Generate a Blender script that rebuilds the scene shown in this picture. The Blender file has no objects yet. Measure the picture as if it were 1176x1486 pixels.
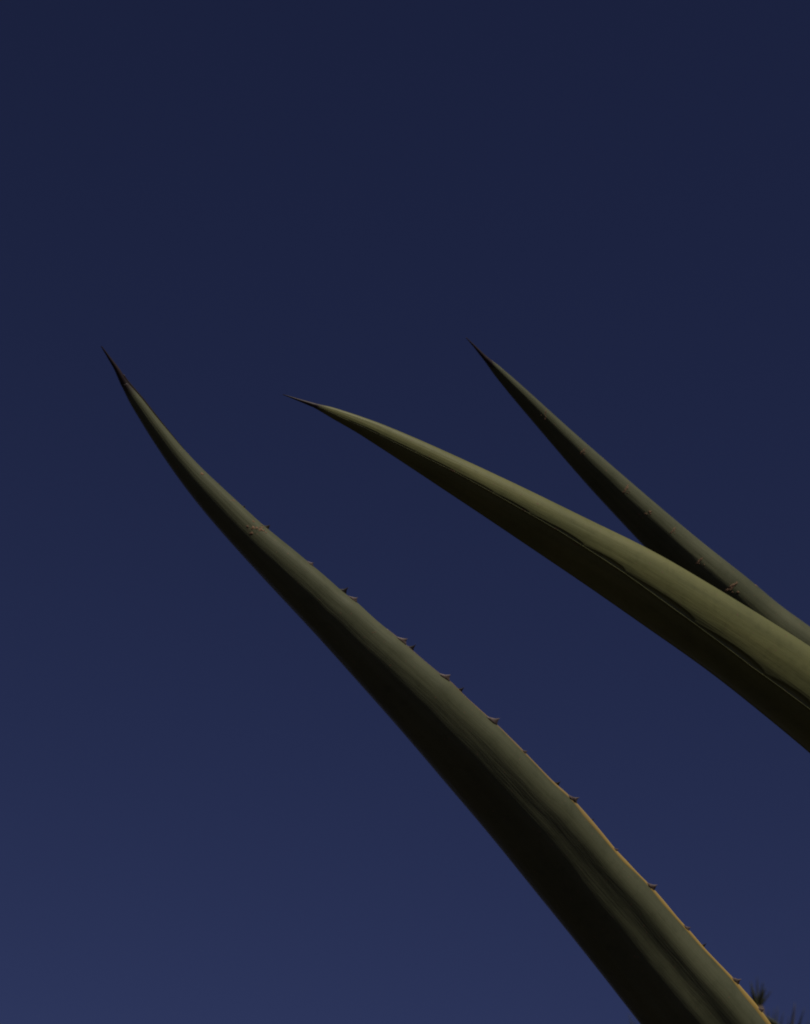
import bpy, math, random
import numpy as np
from mathutils import Vector

random.seed(7)
rng = np.random.default_rng(11)
sc = bpy.context.scene

# ------------------------------------------------------------------ camera, sky, sun, exposure
PITCH = math.radians(33)
CAM = np.array([0.0, 0.0, 0.40])
FPX = 743 / math.tan(math.radians(14))          # focal length in photo pixels (1176 x 1486)
RIGHT = np.array([1.0, 0, 0])
FWD = np.array([0, math.cos(PITCH), math.sin(PITCH)])
UP = np.array([0, -math.sin(PITCH), math.cos(PITCH)])

cd = bpy.data.cameras.new('camera')
cd.sensor_fit = 'VERTICAL'; cd.sensor_height = 36; cd.sensor_width = 28.5
cd.lens = 18 / math.tan(math.radians(14))
cd.clip_start = 0.05; cd.clip_end = 5000
cd.dof.use_dof = True; cd.dof.focus_distance = 2.72; cd.dof.aperture_fstop = 10
cam = bpy.data.objects.new('camera', cd)
cam.location = CAM; cam.rotation_euler = (math.pi / 2 + PITCH, 0, 0)
sc.collection.objects.link(cam); sc.camera = cam

SUN_CAM = (0.42, 0.90, 0.12)                     # towards the sun: right, up, towards camera
sd = SUN_CAM[0] * RIGHT + SUN_CAM[1] * UP - SUN_CAM[2] * FWD
sd = sd / np.linalg.norm(sd)
SUN_EL = math.asin(sd[2]); SUN_AZ = math.atan2(sd[0], sd[1])

w = bpy.data.worlds.new('World'); sc.world = w; w.use_nodes = True
nt = w.node_tree
for n in list(nt.nodes): nt.nodes.remove(n)
sky = nt.nodes.new('ShaderNodeTexSky'); sky.sky_type = 'NISHITA'; sky.sun_disc = False
sky.sun_elevation = SUN_EL; sky.sun_rotation = SUN_AZ
sky.altitude = 1500; sky.air_density = 0.9; sky.dust_density = 0.1; sky.ozone_density = 4.0
tint = nt.nodes.new('ShaderNodeMix'); tint.data_type = 'RGBA'; tint.blend_type = 'MULTIPLY'
tint.inputs[0].default_value = 1.0
tint.inputs[7].default_value = (0.88, 0.68, 0.99, 1)
bg = nt.nodes.new('ShaderNodeBackground'); bg.inputs[1].default_value = 0.05
wo = nt.nodes.new('ShaderNodeOutputWorld')
nt.links.new(sky.outputs[0], tint.inputs[6]); nt.links.new(tint.outputs[2], bg.inputs[0])
nt.links.new(bg.outputs[0], wo.inputs[0])

ld = bpy.data.lights.new('sun', 'SUN'); ld.energy = 5.0; ld.angle = math.radians(0.53); ld.color = (1.0, 0.94, 0.82)
lo = bpy.data.objects.new('sun', ld); lo.location = (4, -2, 8)
lo.rotation_euler = Vector(-sd).to_track_quat('-Z', 'Y').to_euler()
sc.collection.objects.link(lo)

sc.view_settings.view_transform = 'Standard'; sc.view_settings.look = 'None'
sc.view_settings.exposure = -1.0; sc.view_settings.gamma = 1; sc.view_settings.use_curve_mapping = False
sc.cycles.pixel_filter_type = 'BLACKMAN_HARRIS'
sc.cycles.filter_width = 1.9


# ------------------------------------------------------------------ helpers
def unproject(px, py, d):
    px = np.asarray(px, float); py = np.asarray(py, float); d = np.asarray(d, float)
    x = (px - 588) / FPX; y = (743 - py) / FPX
    return CAM + d[..., None] * (FWD + x[..., None] * RIGHT + y[..., None] * UP)

def project(P):
    q = np.asarray(P) - CAM
    d = q @ FWD
    return np.stack([588 + FPX * (q @ RIGHT) / d, 743 - FPX * (q @ UP) / d], -1)

def norm(a): return a / np.maximum(np.linalg.norm(a, axis=-1, keepdims=True), 1e-12)

def smooth(a, sig):
    if sig <= 0: return a
    k = int(sig * 3) + 1
    x = np.arange(-k, k + 1); g = np.exp(-x * x / (2 * sig * sig)); g /= g.sum()
    a = np.asarray(a, float); one = a.ndim == 1
    if one: a = a[:, None]
    lo_ = 2 * a[0] - a[k:0:-1]; hi_ = 2 * a[-1] - a[-2:-k - 2:-1]
    p = np.vstack([lo_, a, hi_])
    r = np.stack([np.convolve(p[:, j], g, 'valid') for j in range(a.shape[1])], 1)
    return r[:, 0] if one else r

def resample(pts, n):
    pts = np.asarray(pts, float)
    s = np.r_[0, np.cumsum(np.linalg.norm(np.diff(pts, axis=0), axis=1))]
    t = np.linspace(0, s[-1], n)
    return np.stack([np.interp(t, s, pts[:, j]) for j in range(pts.shape[1])], 1)

def sstep(a, b, x):
    t = np.clip((np.asarray(x, float) - a) / (b - a), 0, 1)
    return t * t * (3 - 2 * t)

def empty(name, loc, label=None, cat=None):
    o = bpy.data.objects.new(name, None); o.location = loc; o.empty_display_size = 0.1
    sc.collection.objects.link(o)
    if label: o['label'] = label
    if cat: o['category'] = cat
    return o

def add(name, me, mat, parent=None, smooth_=True):
    if smooth_: me.polygons.foreach_set('use_smooth', [True] * len(me.polygons))
    if mat and not me.materials: me.materials.append(mat)
    o = bpy.data.objects.new(name, me); sc.collection.objects.link(o)
    if parent is not None:
        o.parent = parent
        m = Vector(parent.location)
        q = parent.parent
        while q is not None: m += Vector(q.location); q = q.parent
        o.location = -m
    return o

def grid_mesh(name, P, closed=True, uv=None, cap0=True, cap1=True):
    """P[n, m, 3]: n rings of m points."""
    n, m = P.shape[:2]
    V = P.reshape(-1, 3)
    F = []; mm = m if closed else m - 1
    i = np.arange(n - 1)[:, None]; j = np.arange(mm)[None, :]; k = (j + 1) % m
    Q = np.stack([i * m + j, i * m + k, (i + 1) * m + k, (i + 1) * m + j], -1).reshape(-1, 4)
    F = [tuple(q) for q in Q.tolist()]
    if closed and cap0: F.append(tuple(range(m - 1, -1, -1)))
    if closed and cap1: F.append(tuple(range((n - 1) * m, n * m)))
    me = bpy.data.meshes.new(name); me.from_pydata(V.tolist(), [], F); me.update()
    if uv is not None:
        lay = me.uv_layers.new(name='leaf_uv')
        idx = np.zeros(len(me.loops), np.int32); me.loops.foreach_get('vertex_index', idx)
        lay.data.foreach_set('uv', uv.reshape(-1, 2)[idx].astype(np.float32).ravel())
    return me

def fix_normals(me):
    import bmesh
    bm = bmesh.new(); bm.from_mesh(me); bmesh.ops.recalc_face_normals(bm, faces=bm.faces); bm.to_mesh(me); bm.free()

# ------------------------------------------------------------------ materials
def new_mat(name):
    m = bpy.data.materials.new(name); m.use_nodes = True
    return m, m.node_tree.nodes, m.node_tree.links, m.node_tree.nodes['Principled BSDF']

def ramp(N, stops):
    r = N.new('ShaderNodeValToRGB')
    e = r.color_ramp.elements
    while len(e) < len(stops): e.new(0.5)
    for k, (p, c) in enumerate(stops):
        e[k].position = p; e[k].color = (*c, 1)
    return r

def leaf_material(name, c_dark, c_mid, c_light, rough=0.42):
    m, N, L, B = new_mat(name)
    uv = N.new('ShaderNodeUVMap'); uv.uv_map = 'leaf_uv'
    mp = N.new('ShaderNodeMapping'); mp.inputs['Scale'].default_value = (3.0, 46.0, 1)     # long streaks along the leaf
    L.new(uv.outputs[0], mp.inputs[0])
    n1 = N.new('ShaderNodeTexNoise'); n1.inputs['Scale'].default_value = 1.0; n1.inputs['Detail'].default_value = 6
    L.new(mp.outputs[0], n1.inputs['Vector'])
    tc = N.new('ShaderNodeTexCoord')
    n2 = N.new('ShaderNodeTexNoise'); n2.inputs['Scale'].default_value = 9; n2.inputs['Detail'].default_value = 5
    L.new(tc.outputs['Object'], n2.inputs['Vector'])
    mx = N.new('ShaderNodeMix'); mx.data_type = 'FLOAT'; mx.inputs[0].default_value = 0.45
    L.new(n1.outputs[0], mx.inputs[2]); L.new(n2.outputs[0], mx.inputs[3])
    r = ramp(N, [(0.30, c_dark), (0.5, c_mid), (0.72, c_light)])
    L.new(mx.outputs[0], r.inputs[0])
    # tiny corky freckles
    vo = N.new('ShaderNodeTexNoise'); vo.inputs['Scale'].default_value = 260; vo.inputs['Detail'].default_value = 2
    L.new(tc.outputs['Object'], vo.inputs['Vector'])
    fr = ramp(N, [(0.70, (0, 0, 0)), (0.74, (1, 1, 1))])
    L.new(vo.outputs[0], fr.inputs[0])
    m2 = N.new('ShaderNodeMix'); m2.data_type = 'RGBA'
    n5 = N.new('ShaderNodeTexNoise'); n5.inputs['Scale'].default_value = 70; n5.inputs['Detail'].default_value = 8; n5.inputs['Roughness'].default_value = 0.7
    L.new(tc.outputs['Object'], n5.inputs['Vector'])
    bl = ramp(N, [(0.30, (0.83, 0.84, 0.82)), (0.5, (1, 1, 1)), (0.72, (1.0, 1.0, 1.0))])
    L.new(n5.outputs[0], bl.inputs[0])
    mb = N.new('ShaderNodeMix'); mb.data_type = 'RGBA'; mb.blend_type = 'MULTIPLY'; mb.inputs[0].default_value = 1.0
    L.new(r.outputs[0], mb.inputs[6]); L.new(bl.outputs[0], mb.inputs[7])
    L.new(fr.outputs[0], m2.inputs[0]); L.new(mb.outputs[2], m2.inputs[6]); m2.inputs[7].default_value = (0.19, 0.12, 0.075, 1)
    at = N.new('ShaderNodeAttribute'); at.attribute_name = 'tipness'
    tn = N.new('ShaderNodeMath'); tn.operation = 'MULTIPLY_ADD'; tn.inputs[1].default_value = 1.1; tn.use_clamp = True
    sb = N.new('ShaderNodeMath'); sb.operation = 'MULTIPLY_ADD'; sb.inputs[1].default_value = 0.5; sb.inputs[2].default_value = -0.35
    L.new(n1.outputs[0], sb.inputs[0]); L.new(at.outputs['Fac'], tn.inputs[0]); L.new(sb.outputs[0], tn.inputs[2])
    gate = N.new('ShaderNodeMath'); gate.operation = 'MULTIPLY'
    L.new(tn.outputs[0], gate.inputs[0]); L.new(at.outputs['Fac'], gate.inputs[1])
    m3 = N.new('ShaderNodeMix'); m3.data_type = 'RGBA'
    L.new(gate.outputs[0], m3.inputs[0]); L.new(m2.outputs[2], m3.inputs[6]); m3.inputs[7].default_value = (0.048, 0.034, 0.032, 1)
    L.new(m3.outputs[2], B.inputs['Base Color'])
    rr = N.new('ShaderNodeMapRange'); rr.inputs[3].default_value = rough - 0.06; rr.inputs[4].default_value = rough + 0.14
    L.new(n2.outputs[0], rr.inputs[0]); L.new(rr.outputs[0], B.inputs['Roughness'])
    B.inputs['Specular IOR Level'].default_value = 0.24
    mp2 = N.new('ShaderNodeMapping'); mp2.inputs['Scale'].default_value = (14, 620, 1)
    L.new(uv.outputs[0], mp2.inputs[0])
    n3 = N.new('ShaderNodeTexNoise'); n3.inputs['Scale'].default_value = 1; n3.inputs['Detail'].default_value = 3
    L.new(mp2.outputs[0], n3.inputs['Vector'])
    bp = N.new('ShaderNodeBump'); bp.inputs['Strength'].default_value = 0.10; bp.inputs['Distance'].default_value = 0.002
    L.new(n3.outputs[0], bp.inputs['Height'])
    mp3 = N.new('ShaderNodeMapping'); mp3.inputs['Scale'].default_value = (9, 75, 1)
    L.new(uv.outputs[0], mp3.inputs[0])
    n4 = N.new('ShaderNodeTexNoise'); n4.inputs['Scale'].default_value = 1; n4.inputs['Detail'].default_value = 4
    L.new(mp3.outputs[0], n4.inputs['Vector'])
    bq = N.new('ShaderNodeBump'); bq.inputs['Strength'].default_value = 0.35; bq.inputs['Distance'].default_value = 0.0022
    L.new(n4.outputs[0], bq.inputs['Height']); L.new(bq.outputs[0], bp.inputs['Normal']); L.new(bp.outputs[0], B.inputs['Normal'])
    return m

def noise_mat(name, stops, scale, rough=0.6, bump=0.3, dist=0.003, spec=0.3, detail=5):
    m, N, L, B = new_mat(name)
    tc = N.new('ShaderNodeTexCoord')
    n1 = N.new('ShaderNodeTexNoise'); n1.inputs['Scale'].default_value = scale; n1.inputs['Detail'].default_value = detail
    L.new(tc.outputs['Object'], n1.inputs['Vector'])
    r = ramp(N, stops); L.new(n1.outputs[0], r.inputs[0]); L.new(r.outputs[0], B.inputs['Base Color'])
    B.inputs['Roughness'].default_value = rough; B.inputs['Specular IOR Level'].default_value = spec
    bp = N.new('ShaderNodeBump'); bp.inputs['Strength'].default_value = bump; bp.inputs['Distance'].default_value = dist
    L.new(n1.outputs[0], bp.inputs['Height']); L.new(bp.outputs[0], B.inputs['Normal'])
    return m

M_LEAF = leaf_material('agave_leaf', (0.082, 0.087, 0.048), (0.107, 0.111, 0.061), (0.140, 0.142, 0.080))
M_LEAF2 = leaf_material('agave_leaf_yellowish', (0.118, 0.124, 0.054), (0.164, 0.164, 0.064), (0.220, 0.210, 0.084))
M_SPINE = noise_mat('spine', [(0.3, (0.022, 0.014, 0.014)), (0.7, (0.048, 0.032, 0.033))], 40, 0.45, 0.05, 0.0005, 0.25)
M_TOOTH = noise_mat('tooth', [(0.3, (0.085, 0.058, 0.050)), (0.7, (0.19, 0.14, 0.125))], 240, 0.5, 0.25, 0.001)
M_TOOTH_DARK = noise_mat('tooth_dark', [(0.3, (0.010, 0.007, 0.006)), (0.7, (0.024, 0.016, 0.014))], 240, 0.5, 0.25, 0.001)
M_SCAR = noise_mat('scar', [(0.3, (0.11, 0.06, 0.032)), (0.7, (0.27, 0.17, 0.10))], 500, 0.8, 0.5, 0.0006)
M_YUCCA = noise_mat('yucca_leaf', [(0.3, (0.075, 0.078, 0.032)), (0.7, (0.125, 0.125, 0.055))], 12, 0.5, 0.1, 0.002)
M_YUCCA_TIP = noise_mat('yucca_leaf_dry', [(0.3, (0.10, 0.085, 0.05)), (0.7, (0.18, 0.15, 0.09))], 12, 0.6, 0.1, 0.002)
M_BARK = noise_mat('bark', [(0.3, (0.05, 0.035, 0.025)), (0.7, (0.13, 0.095, 0.07))], 14, 0.9, 1.0, 0.02)
M_STEM = noise_mat('agave_stem', [(0.3, (0.06, 0.05, 0.03)), (0.7, (0.14, 0.11, 0.06))], 25, 0.8, 0.6, 0.006)
M_GROUND = noise_mat('ground', [(0.3, (0.022, 0.019, 0.015)), (0.55, (0.036, 0.031, 0.025)), (0.75, (0.055, 0.046, 0.037))], 6, 0.95, 1.0, 0.03, 0.1, 12)

def margin_material():
    m, N, L, B = new_mat('leaf_margin')
    uv = N.new('ShaderNodeUVMap'); uv.uv_map = 'leaf_uv'
    sx = N.new('ShaderNodeSeparateXYZ'); L.new(uv.outputs[0], sx.inputs[0])
    n1 = N.new('ShaderNodeTexNoise'); n1.inputs['Scale'].default_value = 26
    L.new(uv.outputs[0], n1.inputs['Vector'])
    ad = N.new('ShaderNodeMath'); ad.operation = 'MULTIPLY_ADD'; ad.inputs[1].default_value = 0.12
    L.new(n1.outputs[0], ad.inputs[0]); L.new(sx.outputs[0], ad.inputs[2])
    # horny purplish brown near the tip, golden further down the leaf (x: metres from the tip)
    r = ramp(N, [(0.30, (0.08, 0.055, 0.050)), (0.56, (0.13, 0.095, 0.075)), (0.74, (0.30, 0.215, 0.095)), (0.95, (0.46, 0.31, 0.085))])
    L.new(ad.outputs[0], r.inputs[0]); L.new(r.outputs[0], B.inputs['Base Color'])
    B.inputs['Roughness'].default_value = 0.5
    return m
M_MARGIN = margin_material()

# ------------------------------------------------------------------ ground
def ground_z(x, y):
    return 0.60 * sstep(0.9, 3.2, y) * np.exp(-((x - 1.0) / 9.0) ** 2) + 0.25 * sstep(5, 16, np.hypot(x, y)) \
        + 0.03 * np.sin(1.3 * x + 0.4) * np.cos(1.1 * y + 0.7)

def make_ground():
    a = np.linspace(0, 2 * math.pi, 97)[:-1]
    r = np.r_[0.001, np.geomspace(0.3, 4000, 90)]
    X = 1.0 + r[:, None] * np.cos(a); Y = 2.0 + r[:, None] * np.sin(a)
    P = np.stack([X, Y, ground_z(X, Y)], -1)
    me = grid_mesh('ground', P, True, None, True, False); fix_normals(me)
    g = add('ground', me, M_GROUND); g['kind'] = 'structure'
    return g
make_ground()

# ------------------------------------------------------------------ agave
HEART_PX, HEART_D = (1490, 2150), 3.36
HEART = unproject(*HEART_PX, HEART_D)
gz = float(ground_z(HEART[0], HEART[1]))
AG = empty('agave_plant', (HEART[0], HEART[1], gz),
           'large agave with thick pointed grey-green leaves reaching across the blue sky', 'agave')

def section_closed(front, back):
    return np.concatenate([front, back], 0)

def leaf_frame(C, Lp, Rp):
    """tangent, across (L to R), and a third axis turned to the camera side"""
    T = norm(np.gradient(C, axis=0))
    U = norm(Rp - Lp)
    V = norm(np.cross(U, T))
    if np.mean(np.sum(V * (CAM - C), -1)) < 0: V = -V
    return T, U, V

class Leaf: pass

def outline_leaf(Lpx, Rpx, tip, ext, depth, n, sigL, sigR):
    """two photographed outlines + the path of the hidden lower end -> stations in space.
    ext: (cx, cy, half width px); depth: list of (fraction of length, metres)"""
    Lpx = list(Lpx); Rpx = list(Rpx)
    ex = np.array([e[:2] for e in ext], float)
    prev = (np.array(Lpx[-1]) + np.array(Rpx[-1])) / 2
    pts = np.vstack([prev, ex])
    tg = norm(np.gradient(pts, axis=0))[1:]
    for e, t in zip(ext, tg):
        nrm = np.array([t[1], -t[0]])              # to the upper right of a path that runs down
        Rpx.append(tuple(np.array(e[:2]) + nrm * e[2])); Lpx.append(tuple(np.array(e[:2]) - nrm * e[2]))
    NL = 1600
    Ls = resample([tip] + Lpx, NL); Rs = resample([tip] + Rpx, NL)
    wt = sstep(0.03, 0.10, np.linspace(0, 1, NL))[:, None]
    Ls = smooth(Ls, sigL) * wt + smooth(Ls, 3) * (1 - wt); Rs = smooth(Rs, sigR) * wt + smooth(Rs, 3) * (1 - wt)
    q = np.linspace(0, 1, n) ** 1.25
    x = np.linspace(0, 1, NL)
    f = lambda A: np.stack([np.interp(q, x, A[:, k]) for k in range(2)], 1)
    Ls, Rs = f(Ls), f(Rs)
    d = np.interp(q, [a for a, _ in depth], [b for _, b in depth]); d = smooth(d, n * 0.04)
    PL, PR = unproject(Ls[:, 0], Ls[:, 1], d), unproject(Rs[:, 0], Rs[:, 1], d)
    lf = Leaf()
    lf.q = q; lf.Lpx = Ls; lf.Rpx = Rs
    lf.C = (PL + PR) / 2; lf.h = np.linalg.norm(PR - PL, axis=1) / 2
    # across axis: keep perpendicular to the path
    T = norm(np.gradient(smooth(lf.C, 6), axis=0))
    U = norm(smooth(norm(PR - PL), 8)); V = norm(np.cross(U, T))
    if np.mean(np.sum(V * (CAM - lf.C), -1)) < 0: V = -V
    lf.T, lf.U, lf.V = T, U, V
    lf.s = np.r_[0, np.cumsum(np.linalg.norm(np.diff(lf.C, axis=0), axis=1))]
    return lf

def spline_closed(P, m, corners=()):
    """dense closed Catmull-Rom through P, m samples per segment; corners stay sharp"""
    n = len(P); out = []
    for i in range(n):
        p0, p1, p2, p3 = P[(i - 1) % n], P[i], P[(i + 1) % n], P[(i + 2) % n]
        t1 = (p2 - p0) / 2; t2 = (p3 - p1) / 2
        if i in corners: t1 = (p2 - p1) * 0.9
        if (i + 1) % n in corners: t2 = (p2 - p1) * 0.9
        for t in np.arange(m) / m:
            out.append((2*t**3-3*t**2+1)*p1 + (t**3-2*t**2+t)*t1 + (-2*t**3+3*t**2)*p2 + (t**3-t**2)*t2)
    return np.array(out)

def place(lf, S):
    """S[n, m, 2] of (u, v) -> points"""
    return lf.C[:, None] + lf.h[:, None, None] * (S[..., :1] * lf.U[:, None] + S[..., 1:] * lf.V[:, None])

def make_leaf(lf, S, i0, mat, label=None, name='leaf'):
    """the blade from station i0 on; the spine covers the stations before"""
    P = place(lf, S)
    lf.P = P; lf.S = S
    per = np.r_[0, np.cumsum(np.linalg.norm(np.diff(P[len(P) // 2], axis=0), axis=1))]
    uv = np.stack(np.broadcast_arrays(lf.s[:, None], per[None, :]), -1).copy()
    if hasattr(lf, 'flat_uv'): uv[..., 1] = (1 - S[..., 0]) * lf.flat_uv + 0.5 * (S[..., 1] < 0)
    me = grid_mesh(name, P[i0:], True, uv[i0:]); fix_normals(me)
    tip = 1 - sstep(0, 0.030, lf.s[i0:] - lf.s[i0])
    me.attributes.new('tipness', 'FLOAT', 'POINT').data.foreach_set('value', np.repeat(tip, P.shape[1]).astype(np.float32))
    o = add(name, me, mat, AG)
    if label: o['label'] = label
    # terminal spine: round, sunk a little into the blade
    i1 = min(i0 + 14, len(lf.C) - 1)
    a = np.linspace(0, 2 * math.pi, 17)[:-1]
    ring = np.stack([np.cos(a), 0.75 * np.sin(a)], -1)
    k = np.arange(i1 + 1)
    f = np.where(k <= i0, 0.92, 0.92 - 0.6 * (k - i0) / max(1, i1 - i0))
    SP = lf.C[:i1 + 1, None] + (lf.h[:i1 + 1] * f + 0.0006)[:, None, None] * (
        ring[None, :, :1] * lf.U[:i1 + 1, None] + ring[None, :, 1:] * lf.V[:i1 + 1, None])
    me = grid_mesh('terminal_spine', SP); fix_normals(me)
    add('terminal_spine', me, M_SPINE, o)
    return o

# a marginal tooth: broad nippled base and a hook that leans towards the leaf's base. Unit = 1 photo pixel at 2 m
TOOTH_RINGS = [(-2.5, -13, 12, 2.2), (0.2, -10, 10.5, 2.0), (1.8, -5.5, 9.0, 1.7), (3.4, -1.5, 7.9, 1.4),
               (5.0, 1.4, 7.1, 1.1), (6.5, 3.4, 6.7, 0.8), (7.9, 4.9, 6.6, 0.5), (9.2, 6.1, 6.8, 0.14)]
def tooth(parent, pos, along, out, scale, mat, lean=1.0, stub=1.0):
    along = norm(along); out = norm(out - along * np.dot(out, along)); side = np.cross(along, out)
    a = np.linspace(0, 2 * math.pi, 11)[:-1]
    R = []
    for b, a0, a1, th in TOOTH_RINGS:
        b = b * stub if b > 0 else b
        c = (a0 + a1) / 2 * lean; hw = (a1 - a0) / 2
        wob = 1 + 0.12 * rng.normal(size=len(a)) * (b < 6)
        R.append(pos + scale * (out * b + along * (c + hw * np.cos(a) * wob)[:, None] + side * (th * np.sin(a) * wob)[:, None]))
    me = grid_mesh('tooth', np.array(R)); fix_normals(me)
    return add('tooth', me, mat, parent)

def tube_along(name, P, rad, e1, e2, f1, f2, uv_s, mat, parent, m=12):
    a = np.linspace(0, 2 * math.pi, m + 1)[:-1]
    Q = P[:, None] + rad[:, None, None] * (f1[:, None, None] * np.cos(a)[None, :, None] * e1[:, None] + f2[:, None, None] * np.sin(a)[None, :, None] * e2[:, None])
    uv = np.stack(np.broadcast_arrays(uv_s[:, None], (a / 6.28 * 0.02)[None]), -1)
    me = grid_mesh(name, Q, True, uv); fix_normals(me)
    return add(name, me, mat, parent)

def nearest(lf, px, py, front=True):
    Q = project(lf.P.reshape(-1, 3)).reshape(lf.P.shape[0], lf.P.shape[1], 2)
    D = np.hypot(Q[..., 0] - px, Q[..., 1] - py)
    if front: D = np.where(lf.front[None, :], D, 1e9)
    return np.unravel_index(np.argmin(D), D.shape)

def scar(parent, lf, px, py, kind='cluster', size=1.0, ang=0.0):
    """raised corky scabs on the blade: several small flat lumps in one mark"""
    i, j = nearest(lf, px, py)
    i = min(max(i, 2), lf.P.shape[0] - 3)
    p = lf.P[i, j]
    al = norm(lf.P[i + 2, j] - lf.P[i - 2, j]); ac = norm(lf.P[i, (j - 1) % lf.P.shape[1]] - lf.P[i, (j + 1) % lf.P.shape[1]])
    nn = norm(np.cross(al, ac))
    if np.dot(nn, CAM - p) < 0: nn = -nn
    ac = np.cross(nn, al); mm = 0.00036 * size * float(np.dot(p - CAM, FWD))
    V = []; F = []
    nj = lf.P.shape[1]
    di = np.linalg.norm(lf.P[i + 2, j] - lf.P[i - 2, j]) / 4
    jn, jp = (j + 1) % nj, (j - 1) % nj
    dj = max(np.linalg.norm(lf.P[i, jp] - lf.P[i, jn]) / 2, 1e-5); sj = 1.0 if np.dot(lf.P[i, jn] - lf.P[i, jp], ac) > 0 else -1.0
    def on_surface(X, Y):
        fi = min(max(i + X / di, 1), lf.P.shape[0] - 3); fj = j + sj * Y / dj
        a, b = int(math.floor(fi)), int(math.floor(fj)); u, v = fi - a, fj - b
        G = lambda A, B_: lf.P[A, B_ % nj]
        return (1-u)*(1-v)*G(a, b) + u*(1-v)*G(a+1, b) + (1-u)*v*G(a, b+1) + u*v*G(a+1, b+1)
    def lump(ca, cc, ra, rc, th):
        n = 9; b = len(V); ph = rng.random() * 6
        for lev, hh in ((1.0, -0.25), (0.7, 0.20)):
            for k in range(n):
                t = 2 * math.pi * k / n; wv = 1 + 0.3 * rng.normal()
                x = lev * ra * wv * math.cos(t); y = lev * rc * wv * math.sin(t)
                X = ca + x * math.cos(th) - y * math.sin(th); Y = cc + x * math.sin(th) + y * math.cos(th)
                V.append(on_surface(mm * X, mm * Y) + mm * hh * nn)
        for k in range(n):
            F.append((b + k, b + (k + 1) % n, b + n + (k + 1) % n, b + n + k))
        F.append(tuple(b + n + k for k in range(n)))
    if kind == 'cluster':
        for _ in range(7): lump(rng.normal() * 2.6, rng.normal() * 3.0, 1.1 + rng.random() * 1.2, 0.8 + rng.random(), rng.random() * 3)
    elif kind == 'node':                                            # worn stub of a tooth lying along the line
        lump(0, 0, 4.2, 0.9, 0.0); lump(3.0, 0.3, 2.4, 0.7, 0.1)
    elif kind == 'dot':
        lump(0, 0, 2.0, 1.6, 0.4); lump(1.8, 1.2, 1.0, 0.8, 1)
    else:                                                           # scratch running across the leaf
        k = 12
        for q in range(k):
            f = (q / (k - 1) - 0.5)
            lump(f * 9 * math.sin(ang) + rng.normal() * 0.35, f * 9 * math.cos(ang) + rng.normal() * 0.4,
                 0.35 + rng.random() * 0.5, 1.7 + rng.random() * 0.9, rng.normal() * 0.25 - ang)
        if size > 0.9:
            for q in range(2): lump(3 + rng.normal() * 1.2, -2 + q * 2.4, 0.5 + rng.random() * .6, 1.0, 0.9)
    me = bpy.data.meshes.new('scar'); me.from_pydata([list(map(float, v)) for v in V], [], F); me.update()
    return add('scar', me, M_SCAR, parent)

PX = 0.00088   # metres per photo pixel at the leaves

# ---- leaf with toothed golden margin (the long one that comes forward)
L1 = [(166,535),(176.5,560),(188.4,585),(212,624.6),(236,662),(263,701),(290.5,736.8),(321,772.5),(351.7,806.5),(382,840),(414,874),
      (448,910.5),(482,948),(516,987),(550,1025),(584,1064),(631.7,1120),(650,1143),(675.5,1172),(701,1202),(726.5,1233),(752,1265),
      (780,1300),(812,1339),(844,1379),(876,1419),(891,1438),(909,1462),(928,1486),(960,1527),(993,1568),(1026,1608)]
R1 = [(174,536),(184,552),(206,577),(233,611),(263,647),(279,664.5),(294,680),(310,695),(324.5,708.5),(352,734),(379,759),(402,778),(426,797),(451,818),(476,839),
      (499,860),(516,871),(532,886.5),(550,903),(566,915.5),(581,927),(598,943),(619,961),(642,980),(653,987),(669,1004),(688,1022),(706,1038),(723.5,1053),(742,1072),
      (761,1091),(782,1113),(803,1135),(829,1157),(844,1175),(869,1204),(895,1236),(920,1262),(945,1287),(960,1305),(986,1336),
      (1003.6,1355),(1021,1376),(1042,1398),(1065,1422),(1080,1440),(1100.5,1464),(1117,1486),(1140,1518)]
E1 = [(1135,1634,74),(1195,1722,82),(1262,1820,92),(1335,1925,100),(1410,2040,104),(1480,2150,104)]
lf1 = outline_leaf(L1, R1, (147,502), E1, [(0,2.36),(0.35,2.46),(0.68,2.68),(0.85,3.0),(1,3.34)], 620, 26, 6)

def sec1(q, i0q):
    base = np.array([(1.0,0.06),(.78,.30),(.42,.43),(0.0,.44),(-.42,.31),(-.78,.06),(-1.0,-.34),(-.86,-.70),(-.45,-.98),(.15,-1.10),(.62,-1.04),
                     (.90,-.86),(.62,-.84),(.15,-.80),(-.30,-.62),(-.48,-.36),(-.36,-.04),(0.02,.10),(.48,.10)])
    low = base.copy(); low[1:6] = [(.78,.28),(.42,.375),(0.0,.385),(-.42,.31),(-.78,.07)]
    tipS = np.array([(1.0,0.05),(.80,.46),(.42,.72),(0.0,.80),(-.42,.70),(-.80,.42),(-1.0,-.02),(-.84,-.42),(-.45,-.66),(.15,-.74),(.62,-.60),
                     (.90,-.36),(.76,-.30),(.62,-.26),(.54,-.22),(.52,-.14),(.56,-.10),(.66,-.06),(.80,-.03)])
    cl = np.array([(1.0,0.0),(.70,.50),(.30,.62),(-.1,.58),(-.5,.42),(-.82,.18),(-1.0,-.1),(-.9,-.35),(-.5,-.5),(.1,-.5),(.6,-.42),
                   (.92,-.2),(.6,-.14),(.3,-.1),(.0,-.06),(-.2,-.02),(0,.04),(.3,.06),(.7,.03)])
    out = []
    for x in q:
        a = sstep(i0q + 0.01, 0.42, x)
        c = sstep(0.38, 0.52, x)
        P = tipS * (1 - a) + (base * (1 - c) + low * c) * a
        b = sstep(0.84, 1.0, x)
        P = P * (1 - b) + cl * b
        out.append(spline_closed(P, 9, (0, 11)))
    return np.array(out)
i0 = int(np.argmin(np.hypot(*(((lf1.Lpx + lf1.Rpx) / 2) - np.array([181, 556])).T)))
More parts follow.
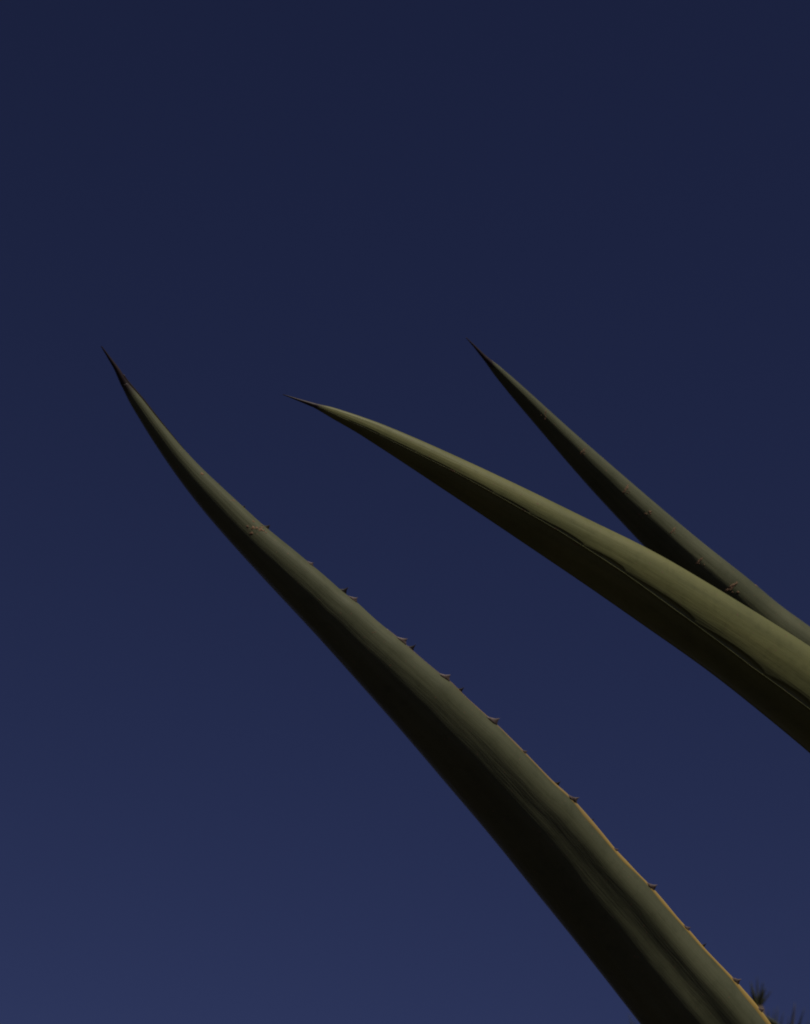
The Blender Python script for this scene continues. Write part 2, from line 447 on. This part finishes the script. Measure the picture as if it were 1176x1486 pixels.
S1 = sec1(lf1.q, lf1.q[i0])
# longitudinal flutes of the thick lower part (outer face only)
m1 = S1.shape[1]; jj = np.arange(m1); lf1.front = (jj < 6 * 9)
face = (sstep(3, 14, jj) * (1 - sstep(34, 52, jj)))[None, :]
amp = (0.011 * sstep(0.26, 0.42, lf1.q) + 0.009 * sstep(0.42, 0.60, lf1.q))[:, None]
S1[..., 1] -= (0.03 * sstep(0.22, 0.36, lf1.q) + 0.10 * sstep(0.42, 0.62, lf1.q))[:, None] * S1[..., 0]
S1[..., 1] += amp * face * np.cos(2 * math.pi * ((S1[..., 0] + 0.05) / (0.72 - 0.08 * sstep(.4, .7, lf1.q)[:, None])))
leaf1 = make_leaf(lf1, S1, i0, M_LEAF, 'long dark leaf with brown teeth along a golden edge')

near_m = lf1.P[:, 0]; far_m = lf1.P[:, 11 * 9]
# golden horny edge as its own strip
k0 = int(np.argmin(np.hypot(*(lf1.Rpx - np.array([560, 914])).T))); k1 = len(lf1.q) - 1
kk = np.arange(k0, k1)
wpx = np.interp(lf1.Rpx[kk, 1], [914, 1040, 1130, 1180, 1235, 1300, 1420, 1486], [0.7, 1.1, 1.9, 3.7, 3.7, 2.5, 4.0, 5.6])
wpx = np.maximum(wpx * (1 + 0.9 * smooth(rng.normal(size=len(kk)), 4)), 0.5)
rad = wpx * PX
dirm = norm(lf1.V * 0.75 - lf1.U * 0.55)
tube_along('margin', near_m[kk] + dirm[kk] * (rad * 0.35)[:, None] - lf1.U[kk] * (rad * 0.25)[:, None], rad, norm(lf1.U[kk] * .8 - lf1.V[kk] * .45), norm(lf1.V[kk]), np.full(len(kk), 0.95), np.full(len(kk), 0.45), lf1.s[kk], M_MARGIN, leaf1)

ka = max(i0 - 6, 2); kb = int(np.argmin(np.hypot(*(lf1.Rpx - np.array([270, 655])).T)))
kd = np.arange(ka, kb)
rd_ = np.interp(kd, [ka, (ka + kb) // 2, kb], [1.6, 1.3, 0.3]) * PX
tube_along('margin', near_m[kd], rd_, lf1.U[kd], lf1.V[kd], np.full(len(kd), 1.0), np.full(len(kd), 0.8), lf1.s[kd] * 0, M_SPINE, leaf1)

def tooth_at(lf, curve, px, sc_, mat, parent, outv, lean=1.0, stub=1.0):
    Q = project(curve); D = np.hypot(*(Q - np.array(px)).T); D[:5] = 1e9; D[-5:] = 1e9
    i = int(np.argmin(D))
    tooth(parent, curve[i], norm(curve[i + 3] - curve[i - 3]), outv[i], sc_ * PX, mat, lean, stub)

OUT_N = norm(lf1.U - 0.12 * lf1.V); OUT_F = norm(lf1.U - 0.2 * lf1.V)
for px, s_, st in [((451,818),.55,.8),((512,868),.75,.8),((584,929),.85,.9),((646,982),.9,.9),((714,1044),1.0,1.0),((762,1091),.5,.9),((832,1159),.95,1.0),
               ((893,1232),.6,.8),((945,1287),.95,1.05),((997,1348),.75,.8),((1066,1422),1.0,1.0),((1101,1465),.9,.9),((1150,1532),1,1),((1215,1610),1,1)]:
    tooth_at(lf1, near_m, px, s_, M_TOOTH, leaf1, OUT_N, 1.0, st)
for px, s_, st in [((318,702),.28,1.3),((353,735),.34,1.4),((388,764),.6,1.3),((498,857),.7,1.6),((597,941),.62,1.9),((667,1001),.6,1.7),((806,1137),.5,1.7),((858,1190),.6,1.7),((910,1250),.6,1.0),((1020,1374),.6,1.8),((1120,1490),.8,1.4)]:
    tooth_at(lf1, far_m, px, s_, M_TOOTH_DARK, leaf1, OUT_F, 0.8, st)
scar(leaf1, lf1, 374, 765, 'cluster', 1.7); scar(leaf1, lf1, 377, 764, 'cluster', 1.2); scar(leaf1, lf1, 293, 687, 'dot', 1.3); scar(leaf1, lf1, 339, 726, 'dot', 1.2)
scar(leaf1, lf1, 542, 918, 'scratch', .55, 0.5); scar(leaf1, lf1, 262, 652, 'dot', .5)

# ---- leaf with the scalloped bud print along its flank
L2 = [(434,582),(456,591.5),(481.6,607),(519,628),(553,650),(587,672.5),(621,695),(655,718),(689,740),(723,763),(757,786),(800,815),
      (844,844.5),(878,868),(912,892),(946,916),(987,944),(1031,975),(1075,1010),(1116,1043.5),(1150,1071),(1176,1093)]
R2 = [(434,579),(458,585.5),(481.6,590.5),(519,602.4),(553,614),(587,628),(621,643),(655,658.5),(689,674),(723,690),(757,706),(800,726.5),
      (844,749),(878,765.5),(912,781),(932.5,790),(966.5,809),(1014,838),(1065,868),(1116,900),(1150,921),(1176,937),(1242,983)]
E2 = [(1292,1104,69),(1380,1190,76),(1455,1310,84),(1505,1480,92),(1522,1690,98),(1512,1920,98),(1495,2130,94)]
lf2 = outline_leaf(L2, R2, (411,572.5), E2, [(0,2.82),(0.45,3.1),(0.75,3.28),(1,3.38)], 900, 30, 30)
i0 = int(np.argmin(np.hypot(*(((lf2.Lpx + lf2.Rpx) / 2) - np.array([455, 588])).T)))
mid2 = (lf2.Lpx + lf2.Rpx) / 2
nodes = [(502,610),(548,632),(600,655),(657,683),(711,712),(760,740),(835.5,789),(895,826.5),(993.7,895.6),(1092,967),(1158.7,1016),(1240,1080),(1330,1170)]
# station index of each node on the crease
fr = np.interp(mid2[:, 0], [411, 502, 655, 800, 946, 1092, 1176, 1350], [.50, .55, .40, .42, .525, .60, .59, .55])
ucr = 1 - 2 * fr
crx = lf2.Rpx * (1 - fr[:, None]) + lf2.Lpx * fr[:, None]
ni = [int(np.argmin(np.hypot(*(crx - np.array(p)).T))) for p in nodes]
sca = np.zeros(len(lf2.q))
for a, b in zip(ni[:-1], ni[1:]):
    if b - a < 4: continue
    x = np.linspace(0, 1, b - a + 1); g = x ** 1.0 * (1 - x) ** 0.5
    sca[a:b + 1] = np.maximum(sca[a:b + 1], g / g.max())
lens = np.interp(mid2[:, 0], [411, 520, 657, 760, 835, 895, 993, 1092, 1176, 1350], [.10, .10, .055, .062, .088, .115, .13, .12, .125, .1])
depthr = np.interp(mid2[:, 0], [411, 480, 657, 895, 1176], [.0, .028, .022, .031, .034])
def sec2():
    out = []
    tu = 1 - np.linspace(0, 1, 40)
    for k in range(len(lf2.q)):
        uc = ucr[k]; us = uc + 0.034 + lens[k] * sca[k]
        rd = depthr[k] * (0.25 + 0.75 * min(1, sca[k] * 1.4)) * (sca[k] > 0.0)
        vc = 0.66
        f = lambda u: vc * (0.22 * np.maximum(0, 1 - (u - uc) / (1 - uc)) ** 0.72 + 0.78 * np.sqrt(np.maximum(0, 1 - ((u - uc) / (1 - uc)) ** 2.0)) - 0.036 * np.exp(-np.abs(u - uc) / 0.2))   # upper flank
        gl = lambda u: vc * (1 - ((uc - u) / (1 + uc)) ** 1.8) ** 0.85 * 0.97                                        # lower flank
        up = np.linspace(0, 1, 40); up = 1 - (1 - us) * (1 - np.cos(up * np.pi / 2))**0.8
        A = [(u, f(u)) for u in up]
        e = 0.008
        fs = float(f(us)); fc = float(f(uc))
        A += [(us - e, fs - rd * 0.35), (us - e * 2.4, fs - rd)]
        for t in (0.33, 0.66):
            u = (us - e * 2.4) * (1 - t) + (uc + 0.02) * t; A.append((u, float(f(u)) - rd * (1 - 0.15 * t)))
        A += [(uc + 0.012, fc - rd * 0.6), (uc + 0.007, fc + 0.006), (uc - 0.007, fc + 0.006), (uc - 0.02, fc - 0.022)]
        lo_ = np.linspace(0, 1, 34); lo_ = (uc - 0.03) - (uc - 0.03 + 1) * np.sin(lo_ * np.pi / 2)
        A += [(u, max(0, float(gl(u)) - 0.035)) for u in lo_]
        B = np.array([(-1.0, 0), (-.93, -.24), (-.6, -.16), (-.2, -.02), (.25, .0), (.62, -.12), (.93, -.30), (1.0, 0)])
        t = np.linspace(0, 7, 40)[1:-1]
        A += [(float(np.interp(x, range(8), B[:, 0])), float(np.interp(x, range(8), B[:, 1]))) for x in t]
        out.append(A)
    return np.array(out)
S2 = sec2()
m2 = S2.shape[1]; lf2.front = np.arange(m2) < 82
# faint long ripples on the upper flank
S2[..., 1] += (0.003 * sstep(.15, .5, lf2.q)[:, None]) * (np.arange(m2) < 38)[None] * np.sin(S2[..., 0] * 17 + 3 * lf2.q[:, None] * 6) * np.clip(1 - S2[..., 0], 0, .3) / .3
lf2.flat_uv = 0.05
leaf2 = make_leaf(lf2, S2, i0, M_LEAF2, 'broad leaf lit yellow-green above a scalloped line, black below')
for px, kd, sz, an in [((808,768),'scratch',.8,1.0),((812,782),'scratch',.6,.6),((884,862),'dot',.4,0),((999,935),'dot',.5,0),((1095,1020),'scratch',.4,.3),((1156,1038),'scratch',.5,1.2),((523,627),'dot',.5,0)]:
    scar(leaf2, lf2, px[0], px[1], kd, sz, an)
for px in nodes[3:11]:
    scar(leaf2, lf2, px[0], px[1], 'node', 1.0)

# ---- rear leaf
L3 = [(688,503.5),(702,522),(716,542),(736.5,568),(762,598.5),(787.5,628),(813,658.5),(838.6,688),(864,717),(889.6,744),(932.5,790),(985,845),(1040,900),(1100,955),(1165,1010)]
R3 = [(688,500),(706,517),(724,530),(747,550),(770,570.5),(793,591.5),(823,619),(854,646),(884.5,672.5),(915,699),(940.6,721),(966.5,743),(1014,783),
      (1048,810),(1082,836),(1099,850),(1136.5,883),(1176,909),(1240,962)]
E3 = [(1290,1062,54),(1385,1160,64),(1465,1290,74),(1520,1470,84),(1545,1690,90),(1530,1920,92),(1505,2130,90)]
lf3 = outline_leaf(L3, R3, (676.6,490), E3, [(0,3.3),(0.45,3.5),(0.75,3.56),(1,3.44)], 520, 26, 16)
i0 = int(np.argmin(np.hypot(*(((lf3.Lpx + lf3.Rpx) / 2) - np.array([705, 521])).T)))
def sec3():
    P = np.array([(1.0,-.10),(.90,.20),(.62,.44),(.22,.56),(-.25,.48),(-.68,.24),(-1.0,-.10),(-.94,-.34),(-.6,-.26),(-.2,-.12),(.25,-.1),(.62,-.22),(.94,-.38)])
    s = spline_closed(P, 9, (7, 12))
    return np.broadcast_to(s, (len(lf3.q),) + s.shape).copy()
S3 = sec3(); lf3.front = np.arange(S3.shape[1]) < 54
leaf3 = make_leaf(lf3, S3, i0, M_LEAF, 'narrow leaf with brown cross scratches, crossing behind the scalloped leaf')
for px, kd, sz, an in [((789,601),'cluster',.6,0),((847,655),'scratch',.75,-.3),((875,665),'dot',.45,0),((909,711),'scratch',.95,-.5),((939,743),'cluster',.75,0),((977,770),'scratch',.7,-.35),
                       ((1015,815),'scratch',1.0,-.35),((1062,853),'scratch',1.5,-.3),((1098,849),'dot',1.0,0)]:
    scar(leaf3, lf3, px[0], px[1], kd, sz * 1.6, an)

# ---- short woody stem that carries the leaves
def lathe(name, prof, c, mat, parent, m=28, wob=0.06):
    a = np.linspace(0, 2 * math.pi, m + 1)[:-1]
    P = np.array([[(c[0] + r * (1 + wob * math.sin(5 * t + z * 40)) * math.cos(t), c[1] + r * (1 + wob * math.cos(4 * t + z * 30)) * math.sin(t), c[2] + z) for t in a] for r, z in prof])
    me = grid_mesh(name, P); fix_normals(me); return add(name, me, mat, parent)
hz = HEART[2] - gz
lathe('stem', [(.20, -.06), (.19, .04), (.17, hz * .5), (.16, hz * .8), (.14, hz), (.10, hz + .10), (.05, hz + .28), (.012, hz + .42)], (HEART[0], HEART[1], gz), M_STEM, AG)

# ---- the rest of the rosette, out of the picture
def rosette_leaf(az, el0, el1, length, wid):
    n = 60; t = np.linspace(0, 1, n)
    el = np.radians(el0 + (el1 - el0) * t ** 1.3)
    dirh = np.array([math.cos(az), math.sin(az), 0])
    step = (np.cos(el)[:, None] * dirh + np.sin(el)[:, None] * np.array([0, 0, 1])) * (length / (n - 1))
    C = np.vstack([np.zeros(3), np.cumsum(step[:-1], 0)]) + HEART + dirh * 0.05
    C = C[::-1]; t = t[::-1]                                           # tip first
    lf = Leaf(); lf.q = 1 - t; lf.C = C
    lf.h = wid * np.minimum(1, 0.62 + 1.1 * t) * np.clip((1 - t) / 0.55, 0.006, 1) ** 0.85
    lf.T = norm(np.gradient(C, axis=0)); U = np.array([-dirh[1], dirh[0], 0])
    lf.U = np.broadcast_to(U, C.shape); lf.V = norm(np.cross(lf.T, lf.U))
    if lf.V[:, 2].mean() > 0: lf.V = -lf.V
    lf.s = np.r_[0, np.cumsum(np.linalg.norm(np.diff(C, axis=0), axis=1))]
    P = np.array([(1.0,-.30),(.80,.05),(.45,.30),(0,.40),(-.45,.30),(-.80,.05),(-1.0,-.30),(-.6,-.08),(-.2,.06),(.2,.06),(.6,-.08)])
    s = spline_closed(P, 3, (0, 6))
    S = np.broadcast_to(s, (n,) + s.shape).copy()
    o = make_leaf(lf, S, 4, M_LEAF)
    for sg, j in ((0, 0), (1, 18)):
        for i in range(12, n - 8, 5):
            tooth(o, lf.P[i, j], lf.P[i + 1, j] - lf.P[i - 1, j], lf.U[i] * (1 if j == 0 else -1), PX * 0.9, M_TOOTH)
for az, e0, e1, ln, wd in [(0.1, 30, 20, 1.3, .10), (-0.75, 24, 8, 1.25, .105), (-1.6, 20, 2, 1.0, .10), (0.85, 38, 40, 1.4, .10), (1.55, 40, 30, 1.35, .10),
                           (-2.35, 14, 2, 0.95, .10), (2.2, 22, 10, 1.1, .10), (-0.3, 55, 48, 1.2, .09), (0.5, 66, 62, 1.2, .08)]:
    rosette_leaf(az, e0, e1, ln, wd)

# ------------------------------------------------------------------ yucca tree in the background (only the tips of its heads rise into view)
YD = 11.0
tbase = unproject(1160, 1700, YD)
ty = empty('yucca_tree', (tbase[0], tbase[1], float(ground_z(tbase[0], tbase[1])) - 0.03),
           'distant yucca tree with spiky blade tufts showing behind the golden-edged leaf', 'tree')

def taper_tube(name, pts, rads, mat, parent, m=12):
    pts = np.asarray(pts, float); n = 24
    Q = resample(pts, n); Q = smooth(Q, 1.5); R = np.interp(np.linspace(0, 1, n), np.linspace(0, 1, len(rads)), rads)
    T = norm(np.gradient(Q, axis=0)); e1 = norm(np.cross(T, np.array([0.3, 1, 0.1]))); e2 = np.cross(T, e1)
    a = np.linspace(0, 2 * math.pi, m + 1)[:-1]
    wv = 1 + 0.07 * rng.normal(size=(n, m))
    P = Q[:, None] + (R[:, None] * wv)[..., None] * (np.cos(a)[None, :, None] * e1[:, None] + np.sin(a)[None, :, None] * e2[:, None])
    me = grid_mesh(name, P); fix_normals(me); return add(name, me, mat, parent)

def blade(parent, a, b, wid, mat, droop=0.0):
    """a stiff sword-shaped, slightly channelled leaf from a to b"""
    n = 9; t = np.linspace(0, 1, n)
    C = a + (b - a) * t[:, None]; C[:, 2] -= droop * t ** 2
    T = norm(np.gradient(C, axis=0)); side = norm(np.cross(T, np.array([0.15 * rng.normal(), 1.0, 0.15 * rng.normal()])))
    nr = np.cross(side, T)
    h = wid * np.clip((0.65 + 1.2 * t) * (t < .3) + (t >= .3), 0, 1) * np.clip((1 - t) / 0.6, 0.03, 1) ** 0.8
    S = np.array([(1, .28), (0, -.05), (-1, .28), (-.05, -.25), (0, -.32), (.05, -.25)])
    P = C[:, None] + h[:, None, None] * (S[None, :, :1] * side[:, None] + S[None, :, 1:] * nr[:, None])
    me = grid_mesh('leaf', P); fix_normals(me); return add('leaf', me, mat, parent)

fork = np.array([tbase[0], tbase[1], 2.7])
gnd = np.array([tbase[0], tbase[1], float(ground_z(tbase[0], tbase[1])) - 0.05])
taper_tube('trunk', [gnd, gnd * .5 + fork * .5 + np.array([.05, .03, 0]), fork], [.24, .15, .13], M_BARK, ty)
heads = [((1099, 1467), 0.0, [((1089.5,1424),4.2),((1099,1416),2.6),((1108,1424),4.0),((1112,1432),4.0),((1121,1436),2.6),((1094,1436),3.5)], 1.0),
         ((1122, 1535), 0.25, [((1115,1462),3.2),((1123,1463),3.0),((1129,1460),3.0),((1137,1468),3.0)], 1.4),
         ((1141, 1538), -0.3, [((1154,1455),4.6),((1168,1462),3.6),((1176,1480),3.0),((1145,1474),2.4)], 1.4),
         ((928, 1520), 0.4, [((912,1470),2.6),((921,1477),2.2),((930,1484),2.6)], 1.1)]
for (hx, hy), dd, tips, rl in heads:
    p = unproject(hx, hy, YD + dd)
    taper_tube('branch', [fork - np.array([0, 0, .05]), fork * .45 + p * .55 + np.array([0, 0, -.12]), p - np.array([0, 0, .05]), p + np.array([0, 0, .02])], [.09, .06, .05, .035], M_BARK, ty)
    for (tx, tyy), wpx_ in tips:
        b = unproject(tx, tyy, YD + dd + rng.normal() * 0.04)
        blade(ty, p + rng.normal(size=3) * 0.008, b, wpx_ * 0.72 * YD / FPX, M_YUCCA_TIP if (tx == 1154) else M_YUCCA)
    for k in range(26):                                             # spreading and hanging blades below the view
        az = k * 2.39996; el = math.radians(random.uniform(-70, -22)); ln = random.uniform(.24, .34) * rl
        b = p + ln * np.array([math.cos(az) * math.cos(el), math.sin(az) * math.cos(el), math.sin(el)])
        if project(b[None])[0][1] < 1490: b[2] -= 0.14
        blade(ty, p + rng.normal(size=3) * 0.008 - np.array([0, 0, .02]), b, 0.011, M_YUCCA, 0.03)
